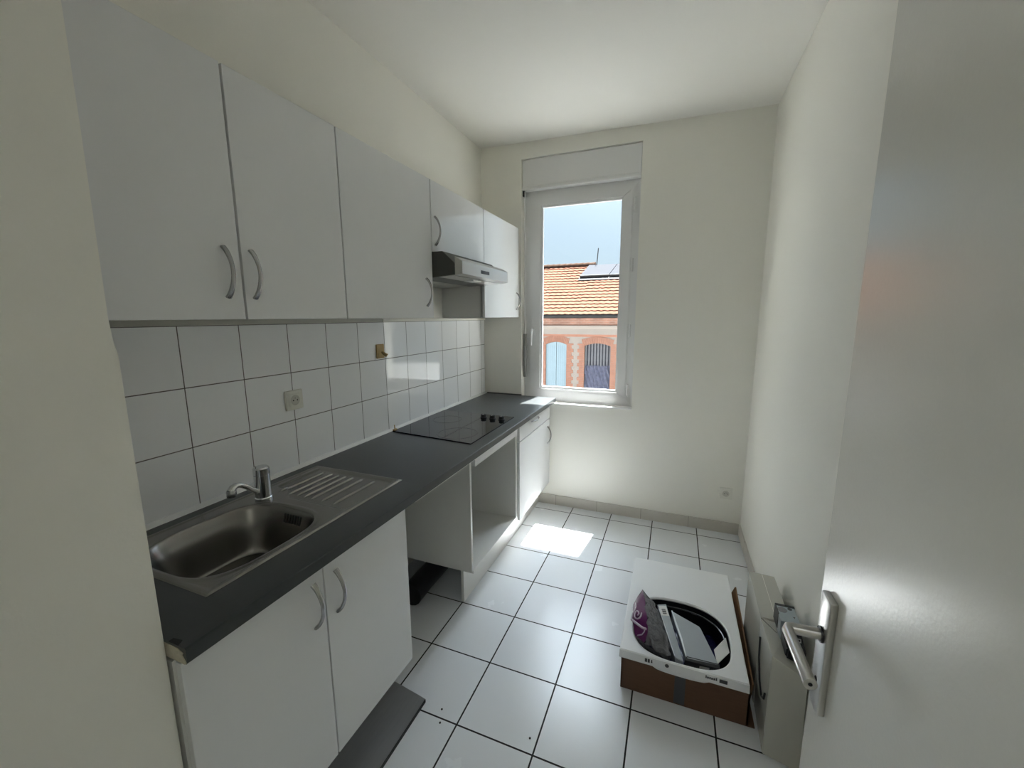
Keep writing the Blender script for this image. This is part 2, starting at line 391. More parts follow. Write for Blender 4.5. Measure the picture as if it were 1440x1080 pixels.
d = obj('door', panel(UX - TH, UX, -1.2515, -0.6505, 1.862, UZ1), M['lam'], t); bow_handle(d, UX, -1.222, 1.896, 2.034)
t = thing('wall_cabinet', 'white single-door wall cabinet beside the window, right of the hood', 'wall cabinet', (0, -0.33, UZ0), 'white wall cabinets along the tiled wall')
obj('body', panel(0.001, UX - TH - 0.012, -0.6465, -0.022, UZ0, UZ1), M['carcass'], t)
d = obj('door', panel(UX - TH, UX, -0.6455, -0.022, UZ0, UZ1), M['lam'], t); bow_handle(d, UX, -0.075, 1.590, 1.717)

# ------------------------------------------------------------------ extractor hood
t = thing('extractor_hood', 'grey steel extractor hood below the short wall cabinet', 'extractor hood', (0, -0.955, 1.73))
HY0, HY1 = -1.2515, -0.6525
b = BM(); prism(b, [(0.008, 1.727), (0.30, 1.733), (0.445, 1.744), (0.445, 1.80), (0.375, 1.8605), (0.008, 1.8605)], 1, HY0, HY1, 0.002)
obj('body', b, M['hooddark'], t)['label'] = 'dark grey housing'
b = BM(); prism(b, [(0.445, 1.741), (0.486, 1.747), (0.486, 1.808), (0.445, 1.832)], 1, HY0, HY1, 0.002)
v = obj('front_visor', b, M['steel_hood'], t)
b = BM(); box(b, 0.485, 0.4885, -1.035, -0.935, 1.766, 1.784, 0.001); obj('control_switch', b, M['black'], v)
b = BM(); prism(b, [(0.02, 1.7235), (0.435, 1.7400), (0.435, 1.7455), (0.02, 1.729)], 1, -1.245, -0.958); obj('grease_filter', b, M['alu'], t)
b = BM(); prism(b, [(0.02, 1.7235), (0.435, 1.7400), (0.435, 1.7455), (0.02, 1.729)], 1, -0.948, -0.66); obj('grease_filter', b, M['alu'], t)
b = BM(); box(b, 0.36, 0.42, -1.00, -0.90, 1.732, 1.742, 0.002); obj('lamp_cover', b, M['lampglass'], t)

# ------------------------------------------------------------------ worktop
CZ = 0.900; CX = 0.626; CE = -2.679
t = thing('worktop', 'long anthracite worktop running from the near wall to the window', 'worktop', (0.3, -1.34, 0.864))
def top_prof(x0=0.002):
    p = [(x0, 0.864), (CX - 0.004, 0.864), (CX, 0.868)]
    for k in range(7):
        a = math.radians(15 * k); p.append((CX - 0.004 + 0.004 * math.cos(a), CZ - 0.004 + 0.004 * math.sin(a)))
    return p + [(x0, CZ)]
b = BM()
prism(b, top_prof(), 1, CE + 0.001, -2.555); prism(b, top_prof(), 1, -1.838, -0.003)
prism(b, top_prof(0.498), 1, -2.555, -1.838); box(b, 0.002, 0.074, -2.555, -1.838, 0.864, CZ)
bmesh.ops.remove_doubles(b, verts=b.verts, dist=1e-5)
obj('slab', b, M['top'], t, True, 30)
b = BM(); pr = [(0.50, 0.8645)] + [(CX - 0.006, 0.8645), (CX - 0.001, 0.868), (CX - 0.012, 0.883), (CX - 0.008, 0.888), (CX - 0.024, 0.8945), (0.50, 0.8945)]
prism(b, pr, 1, CE - 0.0006, CE + 0.002); e = obj('cut_end', b, M['chip'], t); e['label'] = 'raw broken chipboard end'
b = BM(); hull8(b, [(0.574, CE + .001, CZ), (0.604, CE + .001, CZ), (0.597, CE + .013, CZ), (0.574, CE + .010, CZ), (0.574, CE + .001, CZ + .001), (0.604, CE + .001, CZ + .001), (0.597, CE + .013, CZ + .001), (0.574, CE + .010, CZ + .001)]); e = obj('chipped_corner', b, M['hole'], t); e['label'] = 'black chipped patch'
obj('highlight_strip', box(BM(), CX - 0.045, CX - 0.012, -1.900, -1.385, 0.8555, 0.864), M['carcass'], t)  # pale strip standing in for the highlight along the lower front lip
o = obj('sealing_strip', prism(BM(), [(0.006, CZ), (0.021, CZ), (0.020, CZ + 0.003), (0.009, CZ + 0.013), (0.006, CZ + 0.013)], 1, -2.68, -0.004), M['strip'])
tag(o, 'pale sealing strip along the foot of the tiled backsplash', 'sealing strip')
o = obj('sealing_strip', prism(BM(), [(-0.0005, CZ), (-0.010, CZ), (-0.002, CZ + 0.009), (-0.0005, CZ + 0.009)], 0, 0.026, WX0), M['dark'])
tag(o, 'dark joint strip between worktop and plain wall left of the window', 'sealing strip')

# ------------------------------------------------------------------ sink (pressed steel sheet: rim, bowl and drainer cut from one height field)
SKX0, SKX1, SKY0, SKY1 = 0.064, 0.508, -2.565, -1.828
xc, yc, ax_, by_, nn = 0.303, -2.352, 0.170, 0.188, 3.3
def sst(a, b_, v):
    t_ = min(1, max(0, (v - a) / (b_ - a))); return t_ * t_ * (3 - 2 * t_)
RIDGES = [0.150, 0.196, 0.232, 0.268, 0.304, 0.352, 0.410]
def bowl_d(x, y): return ((abs(x - xc) / ax_) ** nn + (abs(y - yc) / by_) ** nn) ** (1 / nn)
def sink_z(x, y):
    e = min(x - SKX0, SKX1 - x, y - SKY0, SKY1 - y)
    z = 0.9005 + 0.0045 * sst(0, 0.008, e) - 0.0025 * sst(0.012, 0.022, e)
    d = bowl_d(x, y)
    z += 0.002 * (sst(1.11, 1.05, d))
    z -= 0.150 * (0.14 * sst(1.03, 0.93, d) + 0.86 * sst(0.985, 0.70, d))
    # drainer: recessed field whose near edge steps round the tap
    yn = -2.115 + 0.055 * sst(0.235, 0.155, x)
    rec = sst(0.098, 0.110, x) * sst(0.484, 0.474, x) * sst(yn, yn + 0.014, y) * sst(-1.850, -1.860, y)
    z -= 0.0045 * rec * sst(1.10, 1.2, d)
    for r in RIDGES:
        q = abs(x - r)
        if q < 0.008: z += 0.0060 * (1 - sst(0, 0.006, q)) * sst(-2.095, -2.06, y) * sst(-1.868, -1.89, y)
    return z
NXs, NYs = 222, 186
g = [[None] * (NYs + 1) for _ in range(NXs + 1)]
pos = [[(SKX0 + (SKX1 - SKX0) * i / NXs, SKY0 + (SKY1 - SKY0) * j / NYs) for j in range(NYs + 1)] for i in range(NXs + 1)]
t = thing('kitchen_sink', 'stainless steel sink with one rounded bowl and ribbed drainer, set into the worktop', 'sink', (0.286, -2.2, 0.9))
sets = {'rim': BM(), 'bowl': BM(), 'drainer': BM()}
vd = {k: {} for k in sets}
for i in range(NXs):
    for j in range(NYs):
        xm = SKX0 + (SKX1 - SKX0) * (i + .5) / NXs; ym = SKY0 + (SKY1 - SKY0) * (j + .5) / NYs
        k = 'bowl' if bowl_d(xm, ym) < 1.06 else ('drainer' if ym > -2.12 and 0.092 < xm < 0.49 and ym < -1.846 else 'rim')
        q = []
        for (a, c_) in ((i, j), (i + 1, j), (i + 1, j + 1), (i, j + 1)):
            if (a, c_) not in vd[k]:
                x, y = pos[a][c_]; vd[k][(a, c_)] = sets[k].verts.new((x, y, sink_z(x, y)))
            q.append(vd[k][(a, c_)])
        sets[k].faces.new(q)
bmr = sets['rim']
box(bmr, SKX0, SKX1, SKY0, SKY0 + 0.001, 0.8995, 0.9008); box(bmr, SKX1 - 0.001, SKX1, SKY0, SKY1, 0.8995, 0.9008)
obj('rim', bmr, M['steel'], t, True, 80); bowl = obj('bowl', sets['bowl'], M['steel'], t, True, 80); obj('drainer', sets['drainer'], M['steel'], t, True, 80)
zb = sink_z(0.34, -2.33)
b = BM(); lathe(b, 0.365, -2.335, [(0.043, zb + 0.001), (0.043, zb + 0.004), (0.038, zb + 0.005), (0.034, zb + 0.001), (0.002, zb + 0.0005)]); obj('strainer', b, M['chrome'], bowl, True)
b = BM()
for k in range(7):
    xx = 0.285 + 0.012 * k; q = []
    for zt in (0.882, 0.856):
        lo, hi = yc, SKY1 - 0.28
        lo, hi = yc + 0.05, yc + 0.20
        for _ in range(40):
            mid = (lo + hi) / 2
            if sink_z(xx, mid) < zt: lo = mid
            else: hi = mid
        q.append((lo, zt))
    (ya, za), (yb2, zb2) = q
    hull8(b, [(xx - .0028, yb2 - .0018, zb2), (xx + .0028, yb2 - .0018, zb2), (xx + .0028, yb2 + .002, zb2), (xx - .0028, yb2 + .002, zb2),
              (xx - .0028, ya - .0018, za), (xx + .0028, ya - .0018, za), (xx + .0028, ya + .002, za), (xx - .0028, ya + .002, za)])
obj('overflow_slots', b, M['hole'], bowl)

# tap
t = thing('mixer_tap', 'chrome mixer tap with low spout standing at the back of the sink', 'tap', (0.155, -2.147, 0.903))
b = BM(); lathe(b, 0.152, -2.147, [(0.028, 0.903), (0.028, 0.910), (0.0255, 0.913), (0.0255, 0.992)]); obj('body', b, M['chrome'], t, True)
b = BM(); lathe(b, 0.152, -2.147, [(0.0245, 0.992), (0.026, 0.994), (0.026, 1.016), (0.022, 1.0205), (0.0, 1.0215)]); obj('lever_cap', b, M['chrome'], t, True)
b = BM(); tube(b, [(0.152, -2.147, 0.920), (0.160, -2.180, 0.946), (0.171, -2.222, 0.981), (0.175, -2.240, 0.993), (0.177, -2.254, 0.997), (0.177, -2.265, 0.993), (0.176, -2.270, 0.984)],
               [0.0085, 0.0085, 0.0085, 0.0085, 0.0095, 0.0120, 0.0135], 14)
s_ = obj('spout', b, M['chrome'], t, True, 60)
b = BM(); lathe(b, 0.176, -2.271, [(0.0138, 0.966), (0.0145, 0.968), (0.0145, 0.984), (0.0125, 0.988)]); obj('aerator', b, M['nickel'], s_, True)

# ------------------------------------------------------------------ ceramic hob
t = thing('ceramic_hob', 'black glass ceramic hob set in the worktop below the extractor hood', 'hob', (0.29, -1.02, 0.9))
b = BM(); hull8(b, [(0.030, -1.272, CZ), (0.553, -1.326, CZ), (0.553, -0.728, CZ), (0.030, -0.714, CZ),
                    (0.030, -1.272, CZ + 0.006), (0.553, -1.326, CZ + 0.006), (0.553, -0.728, CZ + 0.006), (0.030, -0.714, CZ + 0.006)], 0.0015)
obj('glass_plate', b, M['hobglass'], t)
def annulus(cx, cy, r0, r1, z, n=48):
    b = BM(); A = [[b.verts.new((cx + r * math.cos(2 * math.pi * k / n), cy + r * math.sin(2 * math.pi * k / n), z + dz)) for k in range(n)] for r, dz in ((r0, 0), (r0, .0004), (r1, .0004), (r1, 0))]
    fs = []
    for a in range(4):
        for k in range(n): fs.append(b.faces.new((A[a][k], A[a][(k + 1) % n], A[(a + 1) % 4][(k + 1) % n], A[(a + 1) % 4][k])))
    bmesh.ops.recalc_face_normals(b, faces=fs); return b
obj('cooking_zone_ring', annulus(0.395, -1.180, 0.104, 0.112, CZ + 0.0061), M['ring'], t)
obj('cooking_zone_ring', annulus(0.185, -0.930, 0.084, 0.090, CZ + 0.0061), M['ring'], t)
for kx, ky in ((0.378, -0.812), (0.442, -0.818), (0.506, -0.822)):
    b = BM(); lathe(b, kx, ky, [(0.0205, CZ + 0.006), (0.0205, CZ + 0.011), (0.0175, CZ + 0.012), (0.0165, CZ + 0.027), (0.012, CZ + 0.0285), (0.0, CZ + 0.0288)], 24)
    k_ = obj('knob', b, M['black'], t, True)
    obj('knob_mark', box(BM(), kx - 0.0012, kx + 0.0012, ky - 0.014, ky + 0.0, CZ + 0.0285, CZ + 0.0292), M['label'], k_)

# ------------------------------------------------------------------ base cabinets
DX = 0.590; DZ0 = 0.215; CT = 0.850
def feet(parent, pts, h=0.235):
    for x, y in pts:
        b = BM(); lathe(b, x, y, [(0.030, 0.0), (0.030, 0.008), (0.016, 0.014), (0.016, h - 0.02), (0.028, h - 0.015), (0.028, h)], 16); obj('foot', b, M['black'], parent, True)
t = thing('base_cabinet', 'white double-door base cabinet under the sink', 'base cabinet', (0.3, -2.29, 0), 'white base cabinets under the worktop')
b = BM(); box(b, 0.01, DX - TH - 0.002, -2.676, -2.658, 0.225, CT); box(b, 0.01, DX - TH - 0.002, -1.925, -1.907, 0.225, CT)
box(b, 0.01, DX - TH - 0.002, -2.658, -1.925, 0.225, 0.243); box(b, DX - TH - 0.02, DX - TH - 0.002, -2.658, -1.925, 0.79, CT)
obj('carcass', b, M['carcass'], t)
d = obj('door', panel(DX - TH, DX, -2.672, -2.3135, DZ0, 0.848), M['lam'], t); bow_handle(d, DX, -2.350, 0.680, 0.812)
d = obj('door', panel(DX - TH, DX, -2.3085, -1.928, DZ0, 0.848), M['lam'], t); bow_handle(d, DX, -2.270, 0.674, 0.808)
feet(t, [(0.10, -2.60), (0.38, -2.60), (0.10, -1.97), (0.38, -1.97)], 0.225)

t = thing('base_cabinet', 'white base cabinet with an empty open oven niche, below the hob', 'base cabinet', (0.3, -1.06, 0), 'white base cabinets under the worktop')
OX = 0.578
obj('side_panel', panel(0.01, OX, -1.395, -1.377, 0.243, 0.858), M['carcass'], t)
obj('side_panel', panel(0.01, OX, -0.768, -0.752, 0.225, 0.858), M['carcass'], t)
obj('shelf', panel(0.01, OX, -1.377, -0.768, 0.225, 0.243), M['carcass'], t)
obj('back_panel', panel(0.010, 0.016, -1.377, -0.768, 0.243, 0.858), M['carcass'], t)
obj('top_rail', panel(OX - 0.016, OX + 0.006, -1.345, -0.753, 0.795, 0.858), M['lam'], t)
feet(t, [(0.10, -1.33), (0.435, -1.15), (0.10, -0.81)], 0.225)

t = thing('base_cabinet', 'white base cabinet with drawer and door at the window end of the worktop', 'base cabinet', (0.3, -0.4, 0), 'white base cabinets under the worktop')
b = BM(); box(b, 0.01, DX - TH - 0.002, -0.746, -0.02, 0.225, 0.858); obj('carcass', b, M['carcass'], t)
d = obj('drawer', panel(DX - TH, DX, -0.727, -0.045, 0.745, 0.858), M['lam'], t); bow_handle(d, DX, -0.50, 0.822, 0.822, True, -0.352, depth=0.022)
d = obj('door', panel(DX - TH, DX, -0.727, -0.045, DZ0 - 0.01, 0.738), M['lam'], t); bow_handle(d, DX, -0.115, 0.555, 0.690)
feet(t, [(0.10, -0.10), (0.42, -0.10)], 0.225)

o = obj('plinth_board', panel(0.474, 0.490, -1.325, -0.012, 0.001, 0.205), M['carcass'])
tag(o, 'white plinth board standing upright below the oven niche and drawer cabinet', 'plinth board')
b = BM(); hull8(b, [(0.435, -2.75, 0.0005), (0.622, -2.75, 0.0005), (0.622, -1.902, 0.0005), (0.455, -1.880, 0.0005),
                    (0.435, -2.75, 0.0165), (0.622, -2.75, 0.0165), (0.622, -1.902, 0.0165), (0.455, -1.880, 0.0165)], 0.001)
o = obj('plinth_board', b, M['plinth'])
obj('edge_band', box(BM(), 0.6205, 0.6235, -2.75, -1.903, 0.001, 0.0155), M['black'], o)['label'] = 'dark front edge'
tag(o, 'silver grey plinth board lying flat on the floor before the sink cabinet', 'plinth board')
# drain hose in the empty appliance space
b = BM(); tube(b, [(0.03, -1.46, 0.55), (0.05, -1.47, 0.30), (0.07, -1.50, 0.08), (0.14, -1.56, 0.026), (0.24, -1.70, 0.023), (0.27, -1.80, 0.023)], 0.021, 10)
tag(obj('drain_hose', b, M['pipe'], None, True), 'black drain hose in the gap between sink cabinet and oven niche', 'hose')

b = BM(); tube(b, [(0.235, -1.45, 0.062), (0.225, -1.30, 0.062), (0.22, -1.0, 0.062), (0.22, -0.6, 0.062)], 0.061, 14)  # black tube added to stand in for the deep shade under the niche
tag(obj('shade_tube', b, M['pipe'], None, True), 'thick black tube added as shade along the floor under the oven niche', 'pipe')

# ------------------------------------------------------------------ wall fittings
def wall_socket(label, cx, cy, cz, axis, s=0.083):
    """axis 'x': on the tiled wall facing +x; 'y': on the far wall facing -y"""
    t = thing('wall_socket', label, 'socket', (cx, cy, cz - s / 2), 'white wall sockets')
    mt = Matrix.Translation((cx, cy, cz)) @ (Matrix(((0, 0, 1), (1, 0, 0), (0, 1, 0))).to_4x4() if axis == 'x' else Matrix(((1, 0, 0), (0, 0, -1), (0, 1, 0))).to_4x4())
    def put(name, b, m, par, sm=False):
        bmesh.ops.transform(b, matrix=mt, verts=b.verts); return obj(name, b, m, par, sm)
    b = BM(); box(b, -s / 2, s / 2, -s / 2, s / 2, 0, 0.011, 0.004); pl = put('cover_plate', b, M['socket'], t)
    b = BM(); box(b, -s * .32, s * .32, -s * .32, s * .32, 0.010, 0.0135, 0.0012); put('insert', b, M['socket'], t)
    b = BM(); n = 28
    rings = [[b.verts.new((r * math.cos(2 * math.pi * k / n), r * math.sin(2 * math.pi * k / n), z)) for k in range(n)] for r, z in ((0.0215, 0.0132), (0.0215, 0.0146), (0.0195, 0.0146), (0.0185, 0.0138))]
    for a, c_ in zip(rings, rings[1:]):
        for k in range(n): b.faces.new((a[k], a[(k + 1) % n], c_[(k + 1) % n], c_[k]))
    b.faces.new(rings[-1]); w = put('well', b, mat('socket_well', (0.55, 0.54, 0.49), 0.5), t, True)
    b = BM(); tube(b, [(0, 0.008, 0.0135), (0, 0.008, 0.021)], 0.0028, 8); put('earth_pin', b, M['chrome'], w)
    b = BM()
    for q in (-0.0095, 0.0095): tube(b, [(q, -0.001, 0.0135), (q, -0.001, 0.0143)], 0.003, 8)
    put('contact_holes', b, M['hole'], w)
wall_socket('white socket on the tiles above the drainer', 0.006, -1.871, 1.197, 'x')
wall_socket('white socket low on the far wall above the skirting', 1.872, -0.0005, 0.298, 'y')

t = thing('wall_hook', 'small yellowed hook stuck to the tiles left of the hob', 'hook', (0.006, -1.31, 1.317))
b = BM(); box(b, 0.006, 0.016, -1.343, -1.283, 1.318, 1.394, 0.004); obj('back_plate', b, M['yellow'], t)
b = BM(); tube(b, [(0.014, -1.303, 1.352), (0.026, -1.300, 1.342), (0.036, -1.297, 1.334), (0.040, -1.296, 1.342)], [0.007, 0.009, 0.010, 0.008], 10); obj('peg', b, M['yellow'], t, True)
b = BM(); box(b, 0.024, 0.038, -1.262, -1.236, CZ + 0.0005, CZ + 0.012, 0.002); tube(b, [(0.031, -1.249, CZ + .006), (0.027, -1.247, CZ + 0.034)], 0.003, 8)
tag(obj('plastic_clip', b, M['yellow']), 'tiny yellowish clip on the sealing strip at the near corner of the hob', 'clip')

# ------------------------------------------------------------------ door
n_ = Vector((-0.99939, -0.0349, 0)); t_ = Vector((0.0349, -0.99939, 0)); fe = Vector((1.7315, -2.325, 0))
DM = Matrix(((t_.x, n_.x, 0, fe.x), (t_.y, n_.y, 0, fe.y), (0, 0, 1, 0), (0, 0, 0, 1)))   # local: s along the leaf from the free edge, n out of the face, z
D = struct_root('door_1', (fe.x + t_.x * 0.76, fe.y + t_.y * 0.76, 0.0))
def dput(name, b, m, par, sm=False, ang=35):
    bmesh.ops.transform(b, matrix=DM, verts=b.verts); bmesh.ops.recalc_face_normals(b, faces=b.faces); return obj(name, b, m, par, sm, ang)
dput('door_leaf', box(BM(), 0, 0.765, -0.040, 0, 0.008, 2.04, 0.0015), M['wood_paint'], D)
b = BM(); box(b, 0.030, 0.068, 0, 0.0105, 0.898, 1.098, 0.0025, 3)
pl = dput('handle_plate', b, M['alu'], D, True)
b = BM(); tube(b, [(0.049, 0.0105, 0.950), (0.049, 0.0112, 0.950)], 0.0045, 10); box(b, 0.047, 0.051, 0.0105, 0.0112, 0.933, 0.950); dput('keyhole', b, M['hole'], pl)
b = BM(); tube(b, [(0.049, 0.0100, 1.031), (0.049, 0.0135, 1.031)], 0.0125, 20); dput('spindle_collar', b, M['black'], pl, True)
b = BM(); tube(b, [(0.049, 0.0115, 1.031), (0.049, 0.050, 1.031), (0.050, 0.0555, 1.031), (0.0555, 0.0585, 1.031), (0.162, 0.0585, 1.031)], 0.0086, 18)
lv = dput('door_handle', b, M['alu'], D, True, 50)
b = BM(); tube(b, [(0.1618, 0.0585, 1.031), (0.1624, 0.0585, 1.031)], 0.0028, 10); dput('grub_screw', b, M['hole'], lv)

# ------------------------------------------------------------------ things on the floor
# open cardboard box
t = thing('cardboard_box', 'brown cardboard box on the floor under the white panel', 'box', (1.59, -1.23, 0))
BX0, BX1, BY0, BY1, BH = 1.345, 1.838, -1.545, -0.90, 0.150
b = BM()
box(b, BX0, BX1, BY0, BY1, 0.001, 0.006); box(b, BX0, BX0 + 0.006, BY0, BY1, 0.006, BH); box(b, BX1 - 0.03, BX1 - 0.024, BY0, BY1, 0.006, BH)
box(b, BX0, BX1 - 0.024, BY0, BY0 + 0.006, 0.006, 0.148); box(b, BX0, BX1 - 0.024, BY1 - 0.006, BY1, 0.006, BH)
obj('carton', b, M['card'], t)
b = BM(); hull8(b, [(BX1 - 0.024, BY0 + 0.02, 0.10), (BX1 - 0.020, BY0 + 0.02, 0.10), (BX1 - 0.020, BY1, 0.10), (BX1 - 0.024, BY1, 0.10),
                    (BX1 - 0.014, BY0 + 0.04, 0.150), (BX1 - 0.008, BY0 + 0.04, 0.150), (BX1 + 0.004, BY1, 0.158), (BX1 - 0.002, BY1, 0.158)])
obj('flap', b, M['kraft'], t)
b = BM(); box(b, 1.552, 1.592, BY0 - 0.0012, BY0 + 0.002, 0.006, 0.128); obj('tape', b, M['dark'], t)
# white moulded panel with large rounded opening
t = thing('moulded_panel', 'white moulded panel with a large rounded opening, lying on the cardboard box', 'panel', (1.572, -1.2, BH))
px0, px1, py0, py1, pz0, pz1 = 1.337, 1.807, -1.560, -0.860, 0.155, 0.192
hx, hy, ha, hb = 1.570, -1.357, 0.192, 0.188
def hole_pt(a):
    c, s = math.cos(a), math.sin(a); k = (abs(c) ** 3.0 + abs(s) ** 3.0) ** (-1 / 3.0)
    x, y = hx + ha * c * k, hy + hb * s * k
    if s > 0 and c > 0: y -= 0.05 * (c ** 2) * s      # the far right shoulder slopes away
    return x, y
N_ = 72
def outer_pt(a, ins=0.0):
    c, s = math.cos(a), math.sin(a)
    x0, x1, y0, y1 = px0 + ins, px1 - ins, py0 + ins, py1 - ins
    k = 1e9
    if c > 1e-9: k = min(k, (x1 - hx) / c)
    if c < -1e-9: k = min(k, (x0 - hx) / c)
    if s > 1e-9: k = min(k, (y1 - hy) / s)
    if s < -1e-9: k = min(k, (y0 - hy) / s)
    return hx + c * k, hy + s * k
angs = sorted([2 * math.pi * k / N_ for k in range(N_)] + [math.atan2(y - hy, x - hx) % (2 * math.pi) for x in (px0, px1) for y in (py0, py1)])
b = BM()
loops = []
for kind in ('ob', 'ot1', 'ot2', 'ht1', 'ht2', 'hb'):
    lp = []
    for a in angs:
        if kind == 'ob': x, y = outer_pt(a); z = pz0
        elif kind == 'ot1': x, y = outer_pt(a, 0.001); z = pz1 - 0.004
        elif kind == 'ot2': x, y = outer_pt(a, 0.005); z = pz1
        else:
            x, y = hole_pt(a)
            f_ = 1.03 if kind == 'ht1' else 1.0
            x, y = hx + (x - hx) * f_, hy + (y - hy) * f_
            z = {'ht1': pz1, 'ht2': pz1 - 0.005, 'hb': pz0}[kind]
        lp.append(b.verts.new((x, y, z)))
    loops.append(lp)
K = len(angs)
for A, B in zip(loops, loops[1:] + loops[:1]):
    for k in range(K): b.faces.new((A[k], A[(k + 1) % K], B[(k + 1) % K], B[k]))
bmesh.ops.recalc_face_normals(b, faces=b.faces)
obj('panel', b, M['panelw'], t, True, 22)
# bowl below the opening, black inside
def bowl_shell(f0, z0, f1, z1, off):
    b = BM(); R = []
    for k in range(7):
        u = k / 6; f_ = f0 + (f1 - f0) * u ** 2; z = z0 + (z1 - z0) * math.sin(u * math.pi / 2)
        R.append([b.verts.new((hx + (hole_pt(a)[0] - hx) * f_, hy + (hole_pt(a)[1] - hy) * f_, z)) for a in angs])
    for A, B in zip(R, R[1:]):
        for k in range(K): b.faces.new((A[k], A[(k + 1) % K], B[(k + 1) % K], B[k]))
    b.faces.new(R[-1]); bmesh.ops.recalc_face_normals(b, faces=b.faces)
    return b
obj('liner', bowl_shell(0.985, pz1 - 0.008, 0.80, 0.035, 0), M['gasket'], t, True, 60)
b = BM(); R = []
for f_, z in ((1.045, pz0), (1.062, pz0 - 0.005), (1.050, pz0 - 0.014), (1.03, pz0 - 0.022), (1.02, pz0)):
    R.append([b.verts.new((hx + (hole_pt(a)[0] - hx) * f_, hy + (hole_pt(a)[1] - hy) * f_, z)) for a in angs])
for A, B in zip(R, R[1:] + R[:1]):
    for k in range(K): b.faces.new((A[k], A[(k + 1) % K], B[(k + 1) % K], B[k]))
bmesh.ops.recalc_face_normals(b, faces=b.faces)
obj('bowl_rim', b, M['panelw'], t, True, 60)
b = BM(); tube(b, [(hx + (hole_pt(a)[0] - hx) * 0.94, hy + (hole_pt(a)[1] - hy) * 0.94, 0.160) for a in [math.radians(10 + 5 * k) for k in range(30)]], 0.0055, 8)
obj('rubber_lip', b, mat('glossy_rubber', (0.03, 0.03, 0.032), 0.18), t, True)
# printed marks along the front lip
yl = py0 - 0.0006
b = BM()
for (xa, xb, za, zb_) in ((1.437, 1.446, .166, .181), (1.448, 1.456, .166, .181), (1.460, 1.466, .168, .173), (1.461, 1.465, .174, .181)): box(b, xa, xb, yl, py0 + 0.001, za, zb_)
obj('pictogram', b, M['dark'], t)
b = BM(); tube(b, [(1.520, yl, 0.174), (1.520, py0 + 0.001, 0.174)], 0.0075, 16); obj('recycling_mark', b, M['dark'], t)
b = BM()
xq = 1.658
for w_, h_ in ((.004, .011), (.006, .007), (.005, .008), (.006, .007), (.006, .008), (.005, .011)): box(b, xq, xq + w_, yl, py0 + 0.001, .1705, .1705 + h_); xq += w_ + 0.0016
obj('small_print', b, M['dark'], t)
b = BM(); box(b, 1.706, 1.733, yl, py0 + 0.001, .167, .181); obj('printed_mark', b, M['dark'], t)

# contents of the opening
def crumple(b, amp, sc):
    from mathutils import noise
    for v in b.verts:
        v.co += noise.noise_vector(v.co * sc) * amp
# navy bag across the floor of the bowl
b = BM(); n = 26
G = [[b.verts.new((1.415 + 0.315 * i / n, -1.51 + 0.30 * j / n, 0.085 + 0.055 * math.sin(math.pi * i / n) * math.sin(math.pi * j / n) + 0.03 * (i / n) * math.sin(math.pi * j / n))) for j in range(n + 1)] for i in range(n + 1)]
for i in range(n):
    for j in range(n): b.faces.new((G[i][j], G[i + 1][j], G[i + 1][j + 1], G[i][j + 1]))
crumple(b, 0.022, 18)
r_ = bmesh.ops.extrude_face_region(b, geom=b.faces[:]); bmesh.ops.translate(b, verts=[v for v in r_['geom'] if isinstance(v, bmesh.types.BMVert)], vec=(0, 0, -0.03))
bmesh.ops.recalc_face_normals(b, faces=b.faces)
t = thing('plastic_bag', 'dark navy plastic bag at the bottom of the panel opening', 'bag', (1.57, -1.36, 0.05))
bg = obj('film', b, M['navy'], t, True, 70)
b = BM(); hull8(b, [(1.700, -1.400, 0.168), (1.706, -1.475, 0.168), (1.757, -1.395, 0.170), (1.752, -1.310, 0.168),
                    (1.700, -1.400, 0.171), (1.706, -1.475, 0.171), (1.757, -1.395, 0.173), (1.752, -1.310, 0.171)])
obj('white_band', b, M['label'], t)['label'] = 'pale band across the navy film'
# pale grey pack in clear film
t = thing('wrapped_pack', 'pale grey flat pack in shiny clear film, tilted in the panel opening', 'pack', (1.63, -1.37, 0.06))
P4 = [Vector(p) for p in ((1.592, -1.508, 0.186), (1.712, -1.490, 0.178), (1.652, -1.288, 0.176), (1.533, -1.238, 0.186))]
dn = Vector((0.004, 0.012, -0.085))
b = BM(); hull8(b, [p + dn for p in P4] + P4, 0.004); obj('pack_body', b, M['packw'], t)
b = BM(); hull8(b, [Vector((1.583, -1.516, 0.150)), Vector((1.716, -1.500, 0.146)), Vector((1.712, -1.490, 0.150)), Vector((1.592, -1.506, 0.154)),
                    Vector((1.585, -1.514, 0.182)), Vector((1.714, -1.498, 0.172)), Vector((1.712, -1.482, 0.1792)), Vector((1.592, -1.496, 0.187))])
e = obj('end_flap', b, M['dark'], t); e['label'] = 'dark end of the pack'
b = BM(); box(b, 0, 0.036, 0, 0.0008, -0.0045, 0.0045); bmesh.ops.transform(b, matrix=Matrix.Translation((1.640, -1.5085, 0.164)) @ Matrix.Rotation(0.12, 4, 'Z'), verts=b.verts); obj('end_label', b, M['label'], e)
b = BM(); tube(b, [(1.590, -1.500, 0.188), (1.575, -1.42, 0.192), (1.553, -1.33, 0.191), (1.535, -1.245, 0.188)], [0.003, 0.005, 0.005, 0.003], 8); obj('film_fold', b, M['sheen'], t, True)['label'] = 'bright folded edge of the film'
